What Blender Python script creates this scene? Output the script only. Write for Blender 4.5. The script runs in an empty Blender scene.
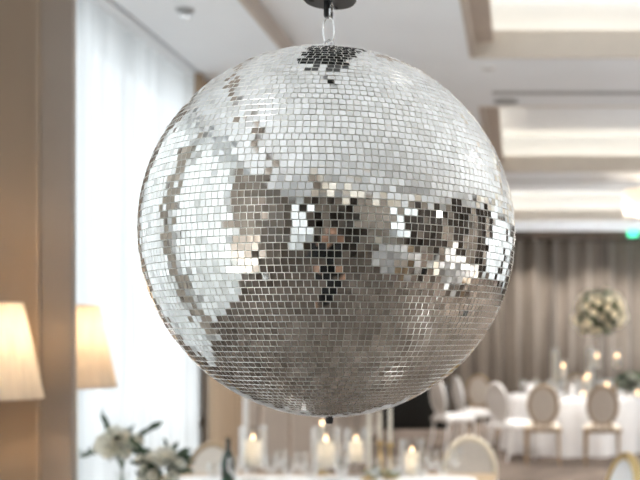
import bpy, bmesh, math, random
from mathutils import Vector, Matrix
random.seed(7)
S = bpy.context.scene
C = S.collection
PI = math.pi

# ------------------------------------------------------------------ camera
cd = bpy.data.cameras.new('camera')
cam = bpy.data.objects.new('camera', cd); C.objects.link(cam)
cam.location = (0, 0, 1.6); cam.rotation_euler = (PI/2, 0, 0)
cd.sensor_width = 36; cd.lens = 1000/640*36
cd.shift_x = -198/640; cd.shift_y = 95/640
cd.clip_start = 0.02; cd.clip_end = 100
cd.dof.use_dof = True; cd.dof.focus_distance = 1.13; cd.dof.aperture_fstop = 6.0
S.camera = cam

# ------------------------------------------------------------------ world, exposure
SKY = 1.02
w = bpy.data.worlds.new('overcast_sky'); S.world = w; w.use_nodes = True
w.node_tree.nodes['Background'].inputs[0].default_value = (0.93, 0.965, 1.0, 1)
w.node_tree.nodes['Background'].inputs[1].default_value = SKY
S.view_settings.view_transform = 'Standard'; S.view_settings.look = 'None'
S.view_settings.gamma = 1.0; S.view_settings.use_curve_mapping = False
S.view_settings.exposure = 1.80
S.cycles.use_denoising = True
S.cycles.max_bounces = 14; S.cycles.diffuse_bounces = 6; S.cycles.glossy_bounces = 5
S.cycles.transparent_max_bounces = 24; S.cycles.transmission_bounces = 10
S.cycles.caustics_reflective = False; S.cycles.caustics_refractive = False
S.cycles.sample_clamp_indirect = 6.0

XW = -2.34      # window wall
XR = 7.0        # right wall
YB = 18.6       # back wall
YF = -5.5       # wall behind the photographer
HC = 3.5        # ceiling
HS = 3.39       # soffit
COVE = 2.7
DOWN = 110.0
UPL = 106.0

def portal(loc, rot, sx, sy):
    l = bpy.data.lights.new('daylight_portal', 'AREA'); l.shape = 'RECTANGLE'; l.size = sx; l.size_y = sy
    l.cycles.is_portal = True
    o = bpy.data.objects.new('daylight_portal', l); C.objects.link(o); o.location = loc; o.rotation_euler = rot
def area(name, loc, rot, sx, sy, e, col, parent=None):
    l = bpy.data.lights.new(name, 'AREA'); l.shape = 'RECTANGLE'; l.size = sx; l.size_y = sy; l.energy = e; l.color = col
    o = bpy.data.objects.new(name, l); C.objects.link(o); o.location = loc; o.rotation_euler = rot
    if parent: o.parent = parent
    return o
def point(name, loc, e, col, r=.03, parent=None):
    l = bpy.data.lights.new(name, 'POINT'); l.energy = e; l.color = col; l.shadow_soft_size = r
    o = bpy.data.objects.new(name, l); C.objects.link(o); o.location = loc
    if parent: o.parent = parent
    return o

WINS = [(-.6, 1.24), (1.6, 3.25), (4.42, 7.8), (7.9, 8.4)]
WINR = [(-5.4, -3.9), (5.6, 10.0), (11.5, 17.0)]  # the two forward windows are added to let in more daylight
for a, b in WINS: portal((XW-.32, (a+b)/2, 1.7), (0, -PI/2, 0), 3.2, b-a)
for a, b in WINR: portal((XR+.24, (a+b)/2, 1.7), (0, PI/2, 0), 3.2, b-a)
portal((-1.5, YF-.32, 1.7), (PI/2, 0, 0), 1.3, 3.2)

# ------------------------------------------------------------------ materials
def mat(name, col, rough=.6, metal=0, var=0, scale=8, bump=0, bscale=60, spec=.5, sheen=0):
    m = bpy.data.materials.new(name); m.use_nodes = True
    nt = m.node_tree; b = nt.nodes['Principled BSDF']
    b.inputs['Base Color'].default_value = (*col, 1); b.inputs['Roughness'].default_value = rough
    b.inputs['Metallic'].default_value = metal; b.inputs['Specular IOR Level'].default_value = spec
    if sheen: b.inputs['Sheen Weight'].default_value = sheen
    tc = nt.nodes.new('ShaderNodeTexCoord')
    if var:
        n = nt.nodes.new('ShaderNodeTexNoise'); n.inputs['Scale'].default_value = scale; n.inputs['Detail'].default_value = 5
        r = nt.nodes.new('ShaderNodeValToRGB')
        r.color_ramp.elements[0].position = .3; r.color_ramp.elements[1].position = .7
        r.color_ramp.elements[0].color = (*[c*(1-var) for c in col], 1)
        r.color_ramp.elements[1].color = (*[min(1, c*(1+var)) for c in col], 1)
        nt.links.new(tc.outputs['Object'], n.inputs['Vector']); nt.links.new(n.outputs['Fac'], r.inputs['Fac'])
        nt.links.new(r.outputs['Color'], b.inputs['Base Color'])
    if bump:
        n = nt.nodes.new('ShaderNodeTexNoise'); n.inputs['Scale'].default_value = bscale
        u = nt.nodes.new('ShaderNodeBump'); u.inputs['Strength'].default_value = bump; u.inputs['Distance'].default_value = .01
        nt.links.new(tc.outputs['Object'], n.inputs['Vector']); nt.links.new(n.outputs['Fac'], u.inputs['Height'])
        nt.links.new(u.outputs['Normal'], b.inputs['Normal'])
    return m
def emit(name, col, e):
    m = bpy.data.materials.new(name); m.use_nodes = True; nt = m.node_tree
    b = nt.nodes['Principled BSDF']; b.inputs['Base Color'].default_value = (*col, 1)
    b.inputs['Emission Color'].default_value = (*col, 1); b.inputs['Emission Strength'].default_value = e
    return m
def thin(name, col, tr, gloss=.12, rough=.03):
    """thin clear glass: mostly transparent with a fresnel-driven gloss"""
    m = bpy.data.materials.new(name); m.use_nodes = True; nt = m.node_tree; nt.nodes.clear()
    o = nt.nodes.new('ShaderNodeOutputMaterial'); t = nt.nodes.new('ShaderNodeBsdfTransparent'); g = nt.nodes.new('ShaderNodeBsdfGlossy')
    t.inputs[0].default_value = (*col, 1); g.inputs['Roughness'].default_value = rough; g.inputs['Color'].default_value = (1, 1, 1, 1)
    lw = nt.nodes.new('ShaderNodeLayerWeight'); lw.inputs['Blend'].default_value = tr
    mx = nt.nodes.new('ShaderNodeMixShader'); mp = nt.nodes.new('ShaderNodeMath'); mp.operation = 'MULTIPLY_ADD'
    mp.inputs[1].default_value = .7; mp.inputs[2].default_value = gloss; mp.use_clamp = True
    nt.links.new(lw.outputs['Facing'], mp.inputs[0]); nt.links.new(mp.outputs[0], mx.inputs[0])
    nt.links.new(t.outputs[0], mx.inputs[1]); nt.links.new(g.outputs[0], mx.inputs[2]); nt.links.new(mx.outputs[0], o.inputs[0])
    return m
def cloth_tr(name, col, transp, transl, fold_weave=0):
    m = bpy.data.materials.new(name); m.use_nodes = True; nt = m.node_tree; nt.nodes.clear()
    o = nt.nodes.new('ShaderNodeOutputMaterial'); t = nt.nodes.new('ShaderNodeBsdfTransparent')
    d = nt.nodes.new('ShaderNodeBsdfDiffuse'); l = nt.nodes.new('ShaderNodeBsdfTranslucent')
    d.inputs[0].default_value = (*col, 1); l.inputs[0].default_value = (*col, 1)
    a = nt.nodes.new('ShaderNodeMixShader'); b = nt.nodes.new('ShaderNodeMixShader')
    a.inputs[0].default_value = transl; b.inputs[0].default_value = 1-transp
    if fold_weave:
        tc = nt.nodes.new('ShaderNodeTexCoord'); n = nt.nodes.new('ShaderNodeTexNoise'); n.inputs['Scale'].default_value = fold_weave
        mp = nt.nodes.new('ShaderNodeMapping'); mp.inputs['Scale'].default_value = (1, 1, .05)
        r = nt.nodes.new('ShaderNodeValToRGB'); r.color_ramp.elements[0].position = .35; r.color_ramp.elements[1].position = .6; r.color_ramp.elements[0].color = (*[c*(.86 if fold_weave < 20 else .88) for c in col], 1); r.color_ramp.elements[1].color = (*col, 1)  # coarse scale paints grey fold shading into the voile; finer ones are weave
        nt.links.new(tc.outputs['Object'], mp.inputs[0]); nt.links.new(mp.outputs[0], n.inputs['Vector'])
        nt.links.new(n.outputs['Fac'], r.inputs['Fac'])
        nt.links.new(r.outputs[0], d.inputs[0]); nt.links.new(r.outputs[0], l.inputs[0])
    nt.links.new(d.outputs[0], a.inputs[1]); nt.links.new(l.outputs[0], a.inputs[2])
    nt.links.new(t.outputs[0], b.inputs[1]); nt.links.new(a.outputs[0], b.inputs[2]); nt.links.new(b.outputs[0], o.inputs[0])
    return m

M = dict(
    ceil=mat('white_ceiling_paint', (.84, .87, .90), .8, var=.02, scale=2),
    lip=mat('warm_lit_cream_plaster', (.74, .68, .60), .7, var=.03),  # coffer lips: white paint with the warm cove light mixed into its colour
    bronze=mat('taupe_trim_paint', (.50, .43, .37), .5, var=.05),
    groove=mat('dark_recess', (.05, .05, .05), .8),
    taupe=mat('taupe_wall_panel', (.36, .31, .265), .55, var=.05, scale=3),
    dkwood=mat('dark_walnut', (.10, .07, .05), .35, var=.3, scale=5),
    panel=mat('beige_lacquer', (.50, .40, .305), .22, var=.03, scale=2),
    pil=mat('grey_taupe_lacquer', (.41, .35, .295), .3, var=.04, scale=3),
    base=mat('painted_base', (.5, .46, .42), .5),
    drape=mat('taupe_velvet', (.125, .102, .081), .9, var=.08, scale=14, bump=.2, sheen=.3),
    dkdrape=mat('dark_brown_velvet', (.07, .055, .045), .9, var=.15, scale=10, sheen=.2),
    golddrape=cloth_tr('tan_lined_curtain', (.46, .35, .25), 0, .25, 30),
    sheer=cloth_tr('white_voile', (.93, .945, .945), .14, .6, 9),
    frame=mat('grey_window_frame', (.35, .36, .36), .5),
    glass=thin('window_glass', (.97, .99, 1), .3, .04),
    terrace=mat('pale_terrace_stone', (.5, .5, .48), .8, var=.1),
    grout=mat('pale_grout', (.78, .78, .74), .55),
    mirror=mat('silver_mirror', (.85, .855, .84), .015, 1),
    bevel=mat('ground_glass_edge', (.86, .85, .81), .3, 1),
    chrome=mat('chrome', (.82, .82, .82), .15, 1),
    black=mat('black_metal', (.018, .02, .02), .4, .3),
    blackrub=mat('black_rubber', (.02, .02, .02), .7),
    shade=cloth_tr('cream_pleated_lampshade', (.80, .72, .60), 0, .22, 40),
    shade2=cloth_tr('tan_lampshade', (.80, .68, .54), 0, .55, 40),
    brass=mat('brushed_brass', (.60, .45, .22), .3, 1, var=.1),
    goldwood=mat('gold_washed_wood', (.42, .305, .19), .42, .1, var=.15, scale=12),
    creamwood=mat('cream_limed_wood', (.74, .66, .52), .5, var=.12, scale=14),
    uph=mat('greige_linen', (.70, .635, .56), .9, var=.05, scale=40, bump=.2, bscale=300, sheen=.3),
    cream=mat('cream_seat_fabric', (.76, .70, .61), .9, var=.04, bump=.2, bscale=300),
    white=mat('white_fabric', (.90, .90, .90), .85, var=.03, bump=.15, bscale=200),
    linen=mat('white_table_linen', (.84, .84, .85), .85, var=.03, scale=6, bump=.15, bscale=200),
    ply=mat('plywood', (.45, .33, .2), .6, var=.1),
    clear=thin('clear_glass', (.985, .988, .985), .25, .05),
    greenglass=thin('green_bottle_glass', (.05, .15, .08), .15, .05),
    wax=cloth_tr('ivory_wax', (.92, .89, .82), 0, .5),
    wick=mat('burnt_wick', (.02, .02, .02), .9),
    flame=emit('candle_flame', (1.0, .62, .33), 3.2),
    petal=cloth_tr('white_petals', (.92, .92, .86), 0, .4),
    petalc=cloth_tr('cream_petals', (.92, .87, .74), 0, .35),
    leaf=mat('dark_green_leaves', (.055, .10, .05), .5, var=.35, scale=20),
    sage=mat('sage_leaves', (.22, .27, .17), .6, var=.3, scale=20),
    stem=mat('green_stems', (.10, .16, .06), .6),
    water=thin('vase_water', (.9, .96, .93), .3, .06),
    skin=mat('skin', (.62, .38, .27), .55, var=.06),
    hair=mat('dark_brown_hair', (.03, .02, .015), .6, var=.3, scale=60),
    shirt=mat('black_shirt', (.012, .012, .013), .8, var=.1),
    trouser=mat('black_trousers', (.016, .016, .018), .85, var=.1),
    exit=emit('green_lit_sign', (.05, .55, .28), 1.2),
    led=emit('cool_lamp_glass', (1, .98, .94), 6),
    pend=cloth_tr('cream_pendant_shade', (.9, .84, .76), 0, .5),
    porcelain=mat('white_porcelain', (.85, .85, .84), .2),
    copper=mat('copper_metal', (.62, .34, .2), .3, 1),
)
# carpet
def carpet():
    m = bpy.data.materials.new('taupe_patterned_carpet'); m.use_nodes = True; nt = m.node_tree; b = nt.nodes['Principled BSDF']
    b.inputs['Roughness'].default_value = .95; b.inputs['Specular IOR Level'].default_value = .15
    tc = nt.nodes.new('ShaderNodeTexCoord'); v = nt.nodes.new('ShaderNodeTexVoronoi'); v.inputs['Scale'].default_value = 1.3; v.feature = 'DISTANCE_TO_EDGE'
    n = nt.nodes.new('ShaderNodeTexNoise'); n.inputs['Scale'].default_value = 2.5; n.inputs['Detail'].default_value = 8
    mx = nt.nodes.new('ShaderNodeMix'); mx.data_type = 'RGBA'; mx.inputs[0].default_value = .12
    r = nt.nodes.new('ShaderNodeValToRGB'); r.color_ramp.elements[0].color = (.085, .067, .054, 1); r.color_ramp.elements[1].color = (.25, .205, .175, 1)
    r.color_ramp.elements[0].position = .2; r.color_ramp.elements[1].position = .75
    nt.links.new(tc.outputs['Object'], mx.inputs[6]); nt.links.new(n.outputs['Color'], mx.inputs[7])
    nt.links.new(tc.outputs['Object'], n.inputs['Vector']); nt.links.new(mx.outputs[2], v.inputs['Vector'])
    a = nt.nodes.new('ShaderNodeMath'); a.operation = 'MULTIPLY_ADD'; a.inputs[1].default_value = .5
    nt.links.new(v.outputs['Distance'], a.inputs[0]); nt.links.new(n.outputs['Fac'], a.inputs[2])
    nt.links.new(a.outputs[0], r.inputs[0]); nt.links.new(r.outputs[0], b.inputs['Base Color'])
    f = nt.nodes.new('ShaderNodeTexNoise'); f.inputs['Scale'].default_value = 250
    u = nt.nodes.new('ShaderNodeBump'); u.inputs['Strength'].default_value = .4; u.inputs['Distance'].default_value = .01
    nt.links.new(tc.outputs['Object'], f.inputs['Vector']); nt.links.new(f.outputs['Fac'], u.inputs['Height']); nt.links.new(u.outputs[0], b.inputs['Normal'])
    return m
M['carpet'] = carpet()

# ------------------------------------------------------------------ mesh helpers
class MB:
    def __init__(s): s.bm = bmesh.new()
    def box(s, x0, x1, y0, y1, z0, z1, bev=0):
        b = bmesh.new()
        bmesh.ops.create_cube(b, size=1)
        for v in b.verts: v.co = Vector(((x0+x1)/2+v.co.x*(x1-x0), (y0+y1)/2+v.co.y*(y1-y0), (z0+z1)/2+v.co.z*(z1-z0)))
        if bev: bmesh.ops.bevel(b, geom=b.edges[:], offset=bev, segments=3, affect='EDGES', profile=.5)
        s.merge(b); return s
    def merge(s, b, mtx=None):
        if mtx: b.transform(mtx)
        me = bpy.data.meshes.new('t'); b.to_mesh(me); b.free(); s.bm.from_mesh(me); bpy.data.meshes.remove(me)
    def lathe(s, prof, n=28, mtx=None, sx=1, sy=1):
        b = bmesh.new(); rings = []
        for r, z in prof:
            if r < 1e-6: rings.append([b.verts.new((0, 0, z))])
            else: rings.append([b.verts.new((r*sx*math.cos(2*PI*k/n), r*sy*math.sin(2*PI*k/n), z)) for k in range(n)])
        for A, B in zip(rings, rings[1:]):
            for k in range(n):
                k2 = (k+1) % n
                if len(A) == 1 and len(B) == 1: continue
                if len(A) == 1: b.faces.new((A[0], B[k2], B[k]))
                elif len(B) == 1: b.faces.new((A[k], A[k2], B[0]))
                else: b.faces.new((A[k], A[k2], B[k2], B[k]))
        s.merge(b, mtx); return s
    def tube(s, pts, rad, n=10, closed=False):
        pts = [Vector(p) for p in pts]; N = len(pts)
        if not hasattr(rad, '__len__'): rad = [rad]*N
        b = bmesh.new(); rings = []; up = None
        for i, p in enumerate(pts):
            if closed: t = pts[(i+1) % N]-pts[i-1]
            else: t = pts[min(i+1, N-1)]-pts[max(i-1, 0)]
            t.normalize()
            if up is None:
                up = Vector((0, 0, 1)) if abs(t.z) < .9 else Vector((1, 0, 0))
            u = (up - t*up.dot(t)).normalized(); up = u; v = t.cross(u)
            rings.append([b.verts.new(p+(u*math.cos(2*PI*k/n)+v*math.sin(2*PI*k/n))*rad[i]) for k in range(n)])
        m = N if closed else N-1
        for i in range(m):
            A, B = rings[i], rings[(i+1) % N]
            for k in range(n): b.faces.new((A[k], A[(k+1) % n], B[(k+1) % n], B[k]))
        if not closed:
            b.faces.new(rings[0][::-1]); b.faces.new(rings[-1])
        s.merge(b); return s
    def grid(s, f, nu, nv):
        b = bmesh.new()
        V = [[b.verts.new(f(i/nu, j/nv)) for j in range(nv+1)] for i in range(nu+1)]
        for i in range(nu):
            for j in range(nv): b.faces.new((V[i][j], V[i+1][j], V[i+1][j+1], V[i][j+1]))
        s.merge(b); return s
    def build(s, name, m, parent=None, smooth=True, loc=None, ang=None):
        bmesh.ops.recalc_face_normals(s.bm, faces=s.bm.faces)
        me = bpy.data.meshes.new(name); s.bm.to_mesh(me); s.bm.free()
        me.materials.append(M[m] if isinstance(m, str) else m)
        if smooth:
            for p in me.polygons: p.use_smooth = True
            try: me.set_sharp_from_angle(angle=ang or .7)
            except Exception: pass
        o = bpy.data.objects.new(name, me); C.objects.link(o)
        if parent: o.parent = parent
        if loc: o.location = loc
        return o
def struct(o, label=None):
    o['kind'] = 'structure'
    if label: o['label'] = label
    return o
def tag(o, label, cat, group=None, kind=None):
    o['label'] = label; o['category'] = cat
    if group: o['group'] = group
    if kind: o['kind'] = kind
    return o
def thing(name, label, cat, loc=(0, 0, 0), rz=0, group=None):
    o = bpy.data.objects.new(name, None); C.objects.link(o); o.empty_display_size = .1
    o.location = loc; o.rotation_euler = (0, 0, rz); return tag(o, label, cat, group)
def dup(root, loc=None, rz=None, label=None, group=None, scale=None):
    r = root.copy(); C.objects.link(r)
    if loc: r.location = loc
    if rz is not None: r.rotation_euler = (0, 0, rz)
    if scale: r.scale = scale if hasattr(scale, '__len__') else (scale,)*3
    if label: r['label'] = label
    if group: r['group'] = group
    for ch in root.children:
        c = ch.copy(); C.objects.link(c); c.parent = r
        for g in ch.children:
            d = g.copy(); C.objects.link(d); d.parent = c
    return r
def P(px, py, d):
    """point of the room seen at pixel (px,py) at depth d"""
    return Vector(((px-518)*d/1000, d, 1.6+(335-py)*d/1000))

# ------------------------------------------------------------------ shell
struct(MB().box(XW-.35, XR+.2, YF-.35, YB+.2, -.1, 0).build('floor', 'carpet', smooth=False))
struct(MB().box(-9, XW-.35, -12, 24, -.25, -.12).box(XW-.35, XR+2, -12, YF-.35, -.25, -.12).build('terrace', 'terrace', smooth=False))
CX0, CX1 = -.30, 6.3
COF = [(3.55, 6.83), (8.33, 11.6), (13.1, 16.6), (-4.7, -1.6)]
ys = sorted(COF)
mb = MB()
xl = -1.49
mb.box(xl, CX0, YF, YB, HC, HC+.06)
mb.box(CX1, XR, YF, YB, HC, HC+.06)
prev = YF
for a, b in ys:
    mb.box(CX0, CX1, prev, a, HC, HC+.06); prev = b
mb.box(CX0, CX1, prev, YB, HC, HC+.06)
SB = .25
for a, b in ys:
    mb.box(CX0-SB-.03, CX1+SB+.03, a-SB-.03, b+SB+.03, 3.95, 4.0)
    mb.box(CX0-SB-.03, CX0-SB, a-SB, b+SB, HC+.06, 3.95); mb.box(CX1+SB, CX1+SB+.03, a-SB, b+SB, HC+.06, 3.95)
    mb.box(CX0-SB, CX1+SB, a-SB-.03, a-SB, HC+.06, 3.95); mb.box(CX0-SB, CX1+SB, b+SB, b+SB+.03, HC+.06, 3.95)
mb.box(XW-.35, XR+.2, YF-.35, YB+.2, 4.02, 4.1)
# soffit over the curtains, with a curtain slot
mb.box(XW-.35, -2.20, YF, YB, HS, HS+.2); mb.box(-2.165, xl, YF, YB, HS, HS+.2); mb.box(-2.20, -2.165, YF, YB, HS+.05, HS+.2)
struct(mb.build('ceiling', 'ceil', smooth=False))
n_t = 1
def trim(mb, m):
    global n_t
    o = struct(mb.build('trim_%d' % n_t, m, smooth=False)); n_t += 1; return o
trim(MB().box(xl-.002, xl+.018, YF, YB, HS-.004, HC), 'bronze')
trim(MB().box(-2.199, -2.166, YF, YB, HS+.03, HS+.05), 'frame')
trim(MB().box(CX0+.1, CX1, 7.80, 7.88, HC-.006, HC+.01).box(CX0+.1, CX1, 12.30, 12.38, HC-.006, HC+.01), 'frame')
for a, b in ys:
    trim(MB().box(CX0-.03, CX1+.03, a-.03, a+.004, HC-.003, 3.68).box(CX0-.03, CX1+.03, b-.004, b+.03, HC-.003, 3.68)
         .box(CX1-.004, CX1+.03, a, b, HC-.003, 3.68), 'lip')
    trim(MB().box(CX0-.03, CX0+.004, a, b, HC-.003, 3.62).box(CX0, CX0+.13, a, b, 3.60, 3.68), 'bronze')
    for (x, y, sx, sy) in (((CX0+CX1)/2, b+.14, CX1-CX0, .05), ((CX0+CX1)/2, a-.14, CX1-CX0, .05), (CX0-.14, (a+b)/2, .05, b-a), (CX1+.14, (a+b)/2, .05, b-a)):
        side = 'far' if y > b else 'near' if y < a else 'left' if x < 0 else 'right'
        cn = {3.55: 'nearest ceiling coffer', 8.33: 'middle ceiling coffer', 13.1: 'farthest ceiling coffer', -4.7: 'ceiling coffer behind the photographer'}[a]
        st = MB().box(x-sx/2, x+sx/2, y-sy/2, y+sy/2, HC+.06, HC+.075).build('cove_light', 'porcelain', smooth=False)
        tag(st, 'warm light strip on the %s ledge of the %s' % (side, cn), 'light', 'cove light strips in the ceiling coffers')
        area('cove_lamp', (x, y, HC+.08), (PI, 0, 0), sx, sy, COVE*max(sx, sy)/6.6, (1, .86, .68), st)

# walls
T = .26
def wl(y0, y1, z0=0, z1=HS): return (XW-T, XW, y0, y1, z0, z1)
mb = MB()
for a, b in ((-5.5, -.6), (1.24, 1.6), (3.25, 4.42), (7.8, 7.9), (8.4, YB)): mb.box(*wl(a, b))
mb.box(XW-T, XW-.01, YF, YB, HS, HC+.1)
struct(mb.build('wall_left', 'taupe', smooth=False))
mb = MB()
for y in (9.0, 10.2, 11.4, 12.6, 13.8, 15.0, 16.2, 17.4): mb.box(XW, XW+.03, y, y+.08, .15, HS)
for y in (-5, -4.2, -3.4, -2.6, -1.8, -1.0): mb.box(XW, XW+.03, y, y+.08, .15, HS)
trim(mb, 'bronze')
trim(MB().box(XW, XW+.03, 1.27, 1.57, 0, HS), 'lip')
struct(MB().box(XW-.3, XR+.2, YB, YB+.2, 0, 4.02).build('wall_back', 'taupe', smooth=False))
mb = MB(); pv = YF-.3
for a, b in WINR: mb.box(XR, XR+.2, pv, a, 0, 4.02).box(XR, XR+.2, a, b, 3.36, 4.02); pv = b
struct(mb.box(XR, XR+.2, pv, YB, 0, 4.02).build('wall_right', 'taupe', smooth=False))
wx0, wx1 = -2.15, -.85
struct(MB().box(XW-.3, wx0, YF-T, YF, 0, 4.02).box(wx1, XR, YF-T, YF, 0, 4.02).box(wx0, wx1, YF-T, YF, 3.3, 4.02).build('wall_front', 'taupe', smooth=False))
struct(MB().box(XR-.02, XR, YF, YB, 0, .14).build('baseboard_right', 'base', smooth=False))
struct(MB().box(XW, XW+.02, 8.4, YB, 0, .14).box(XW, XW+.02, YF, -.6, 0, .14).build('baseboard_left', 'base', smooth=False))
# windows
wn = 0
def window(a, b, left=True, mull=()):
    global wn; wn += 1
    r = bpy.data.objects.new('window_%d' % wn, None); C.objects.link(r); r['kind'] = 'structure'
    mb = MB(); pn = MB()
    def bx(m, u0, u1, z0, z1, d0, d1):
        if left == 2: m.box(XR+d0, XR+d1, u0, u1, z0, z1)
        elif left: m.box(XW-d1, XW-d0, u0, u1, z0, z1)
        else: m.box(u0, u1, YF-d1, YF-d0, z0, z1)
    for u in (a, b-.05)+tuple(m-.025 for m in mull): bx(mb, u, u+.05, .05, 3.35, .12, .18)
    for z in (0, .9, 3.33): bx(mb, a, b, z, z+.05, .12, .18)
    mb.build('window_frame', 'frame', r, smooth=False)
    bx(pn, a+.03, b-.03, .03, 3.35, .145, .15); pn.build('pane', 'glass', r, smooth=False)
window(-.6, 1.24, mull=(.3,)); window(1.6, 3.25, mull=(2.4,)); window(4.42, 7.8, mull=(5.76,)); window(7.9, 8.4);
window(wx0, wx1, False, (-1.5,))
for a, b in WINR: window(a, b, 2, ((a+b)/2,))
def curtain(name, x0, y0, x1, y1, z0, z1, amp, wl_, m, label, cat, group=None, seed=0, draw=0):
    L = math.hypot(x1-x0, y1-y0); nx, ny = -(y1-y0)/L, (x1-x0)/L
    rd = random.Random(seed); ph = [rd.uniform(0, 6) for _ in range(4)]
    n = max(12, int(L/wl_*10))
    def f(u, v):
        s = u*L
        d = amp*(math.sin(2*PI*s/wl_+ph[0]+.8*math.sin(s*2.3+ph[1]))+.35*math.sin(2*PI*s/wl_*2.1+ph[2]))*(.75+.25*(1-v))
        k = draw*(1-u)*(1-min(1, max(0, (v-.5)/.3))**2)
        return (x0+(x1-x0)*u+nx*d, y0+(y1-y0)*u+ny*d+k, z0+(z1-z0)*v)
    o = MB().grid(f, n, 24 if draw else 4).build(name, m, ang=3.1)
    return tag(o, label, cat, group)
X1 = XW+.055
curtain('sheer_curtain', X1, 4.40, X1, 7.15, .02, HS-.005, .02, .16, 'sheer', 'long white voile curtain glowing with daylight between the tan lamp and the drapes', 'curtain', seed=1)
curtain('sheer_curtain', X1, 1.58, X1, 3.27, .02, HS-.005, .02, .16, 'sheer', 'white voile curtain on the window just before the lacquered partition', 'curtain', seed=2)
curtain('sheer_curtain', X1, -.62, X1, 1.26, .02, HS-.005, .02, .16, 'sheer', 'white voile curtain beside the mirror ball, seen only in its tiles', 'curtain', seed=3)
curtain('sheer_curtain', X1, 7.88, X1, 8.42, .02, HS-.005, .02, .16, 'sheer', 'narrow white voile strip between the tan drape and the taupe wall', 'curtain', seed=4)
for i_, (a, b) in enumerate(WINR):
    curtain('sheer_curtain', XR-.09, a-.02, XR-.09, b+.02, .02, 3.36, .02, .16, 'sheer', 'white voile curtain on the right wall, '+('behind the photographer', 'on an added daylight window level with the nearer coffers', 'on an added daylight window level with the farther coffers')[i_], 'curtain', seed=90+i_)
curtain('sheer_curtain', wx0-.05, YF+.08, wx1+.05, YF+.08, .02, 3.36, .02, .16, 'sheer', 'white voile curtain on the end wall behind the photographer', 'curtain', seed=6)
curtain('drape', XW+.15, 6.80, XW+.13, 7.9, .02, HS-.005, .045, .2, 'golddrape', 'tan lined drape hanging at the end of the white voile', 'curtain', seed=7, draw=.36)
# back wall drapes
bx = [-2.2, -1.25, -.3, .65, 1.6, 2.55, 3.5, 4.45, 5.4, 6.35]
names_ = ['behind the white chairs at far left', 'second from the left on the far wall', 'third from the left on the far wall', 'left of the tall flower ball',
          'directly behind the tall flower ball', 'right of the tall flower ball', 'under the green lit sign side, out at right', 'in the far right part of the end wall', 'beside the right corner of the end wall']
for i in range(9):
    curtain('drape', bx[i], YB-.2, bx[i+1]-.02, YB-.2, .02, 3.36, .075, .34, 'drape', 'full height taupe drape '+names_[i], 'curtain', 'taupe drapes on the far wall', seed=20+i)
trim(MB().box(XW, XR, YB-.32, YB, 3.37, HC), 'dkwood')
# dark drapes on right wall and rear wall (seen in the tiles)
for i, (a, b) in enumerate(((-3.6, -2.4), (-1.6, -.4), (.6, 1.9), (3.4, 5.0), (10.1, 11.4))):
    curtain('drape', XR-.15, a, XR-.15, b, .02, 3.4, .07, .32, 'dkdrape', ['dark brown drape at the rear end of the right wall', 'dark brown drape, second along the right wall', 'dark brown drape level with the mirror ball on the right wall',
            'dark brown drape, fourth along the right wall', 'dark brown drape farthest along the right wall'][i], 'curtain', 'dark drapes along the right wall', seed=40+i)
curtain('drape', -.75, YF+.15, -.2, YF+.15, .02, 3.4, .07, .32, 'dkdrape', 'dark brown drape left on the wall behind the photographer', 'curtain', seed=60)
curtain('drape', 1.2, YF+.15, 2.9, YF+.15, .02, 3.4, .07, .32, 'dkdrape', 'dark brown drape right on the wall behind the photographer', 'curtain', seed=61)

# partition with pilaster, at the left
pr = bpy.data.objects.new('wall_partition', None); C.objects.link(pr); pr['kind'] = 'structure'
MB().box(XW, -2.068, 4.27, 4.29, 0, HS).build('wall_panel', 'panel', pr, smooth=False)
# pilaster spans px 38..75 at depth 4.27
MB().box(-2.05, -1.893, 4.25, 4.29, 0, HS, .004).build('pilaster', 'pil', pr, smooth=False)
MB().box(-2.068, -2.05, 4.28, 4.29, 0, HS).build('shadow_gap', 'groove', pr, smooth=False)
MB().box(-2.05, -2.028, 4.232, 4.25, 0, HS).build('edge_strip', 'panel', pr, smooth=False)

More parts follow.
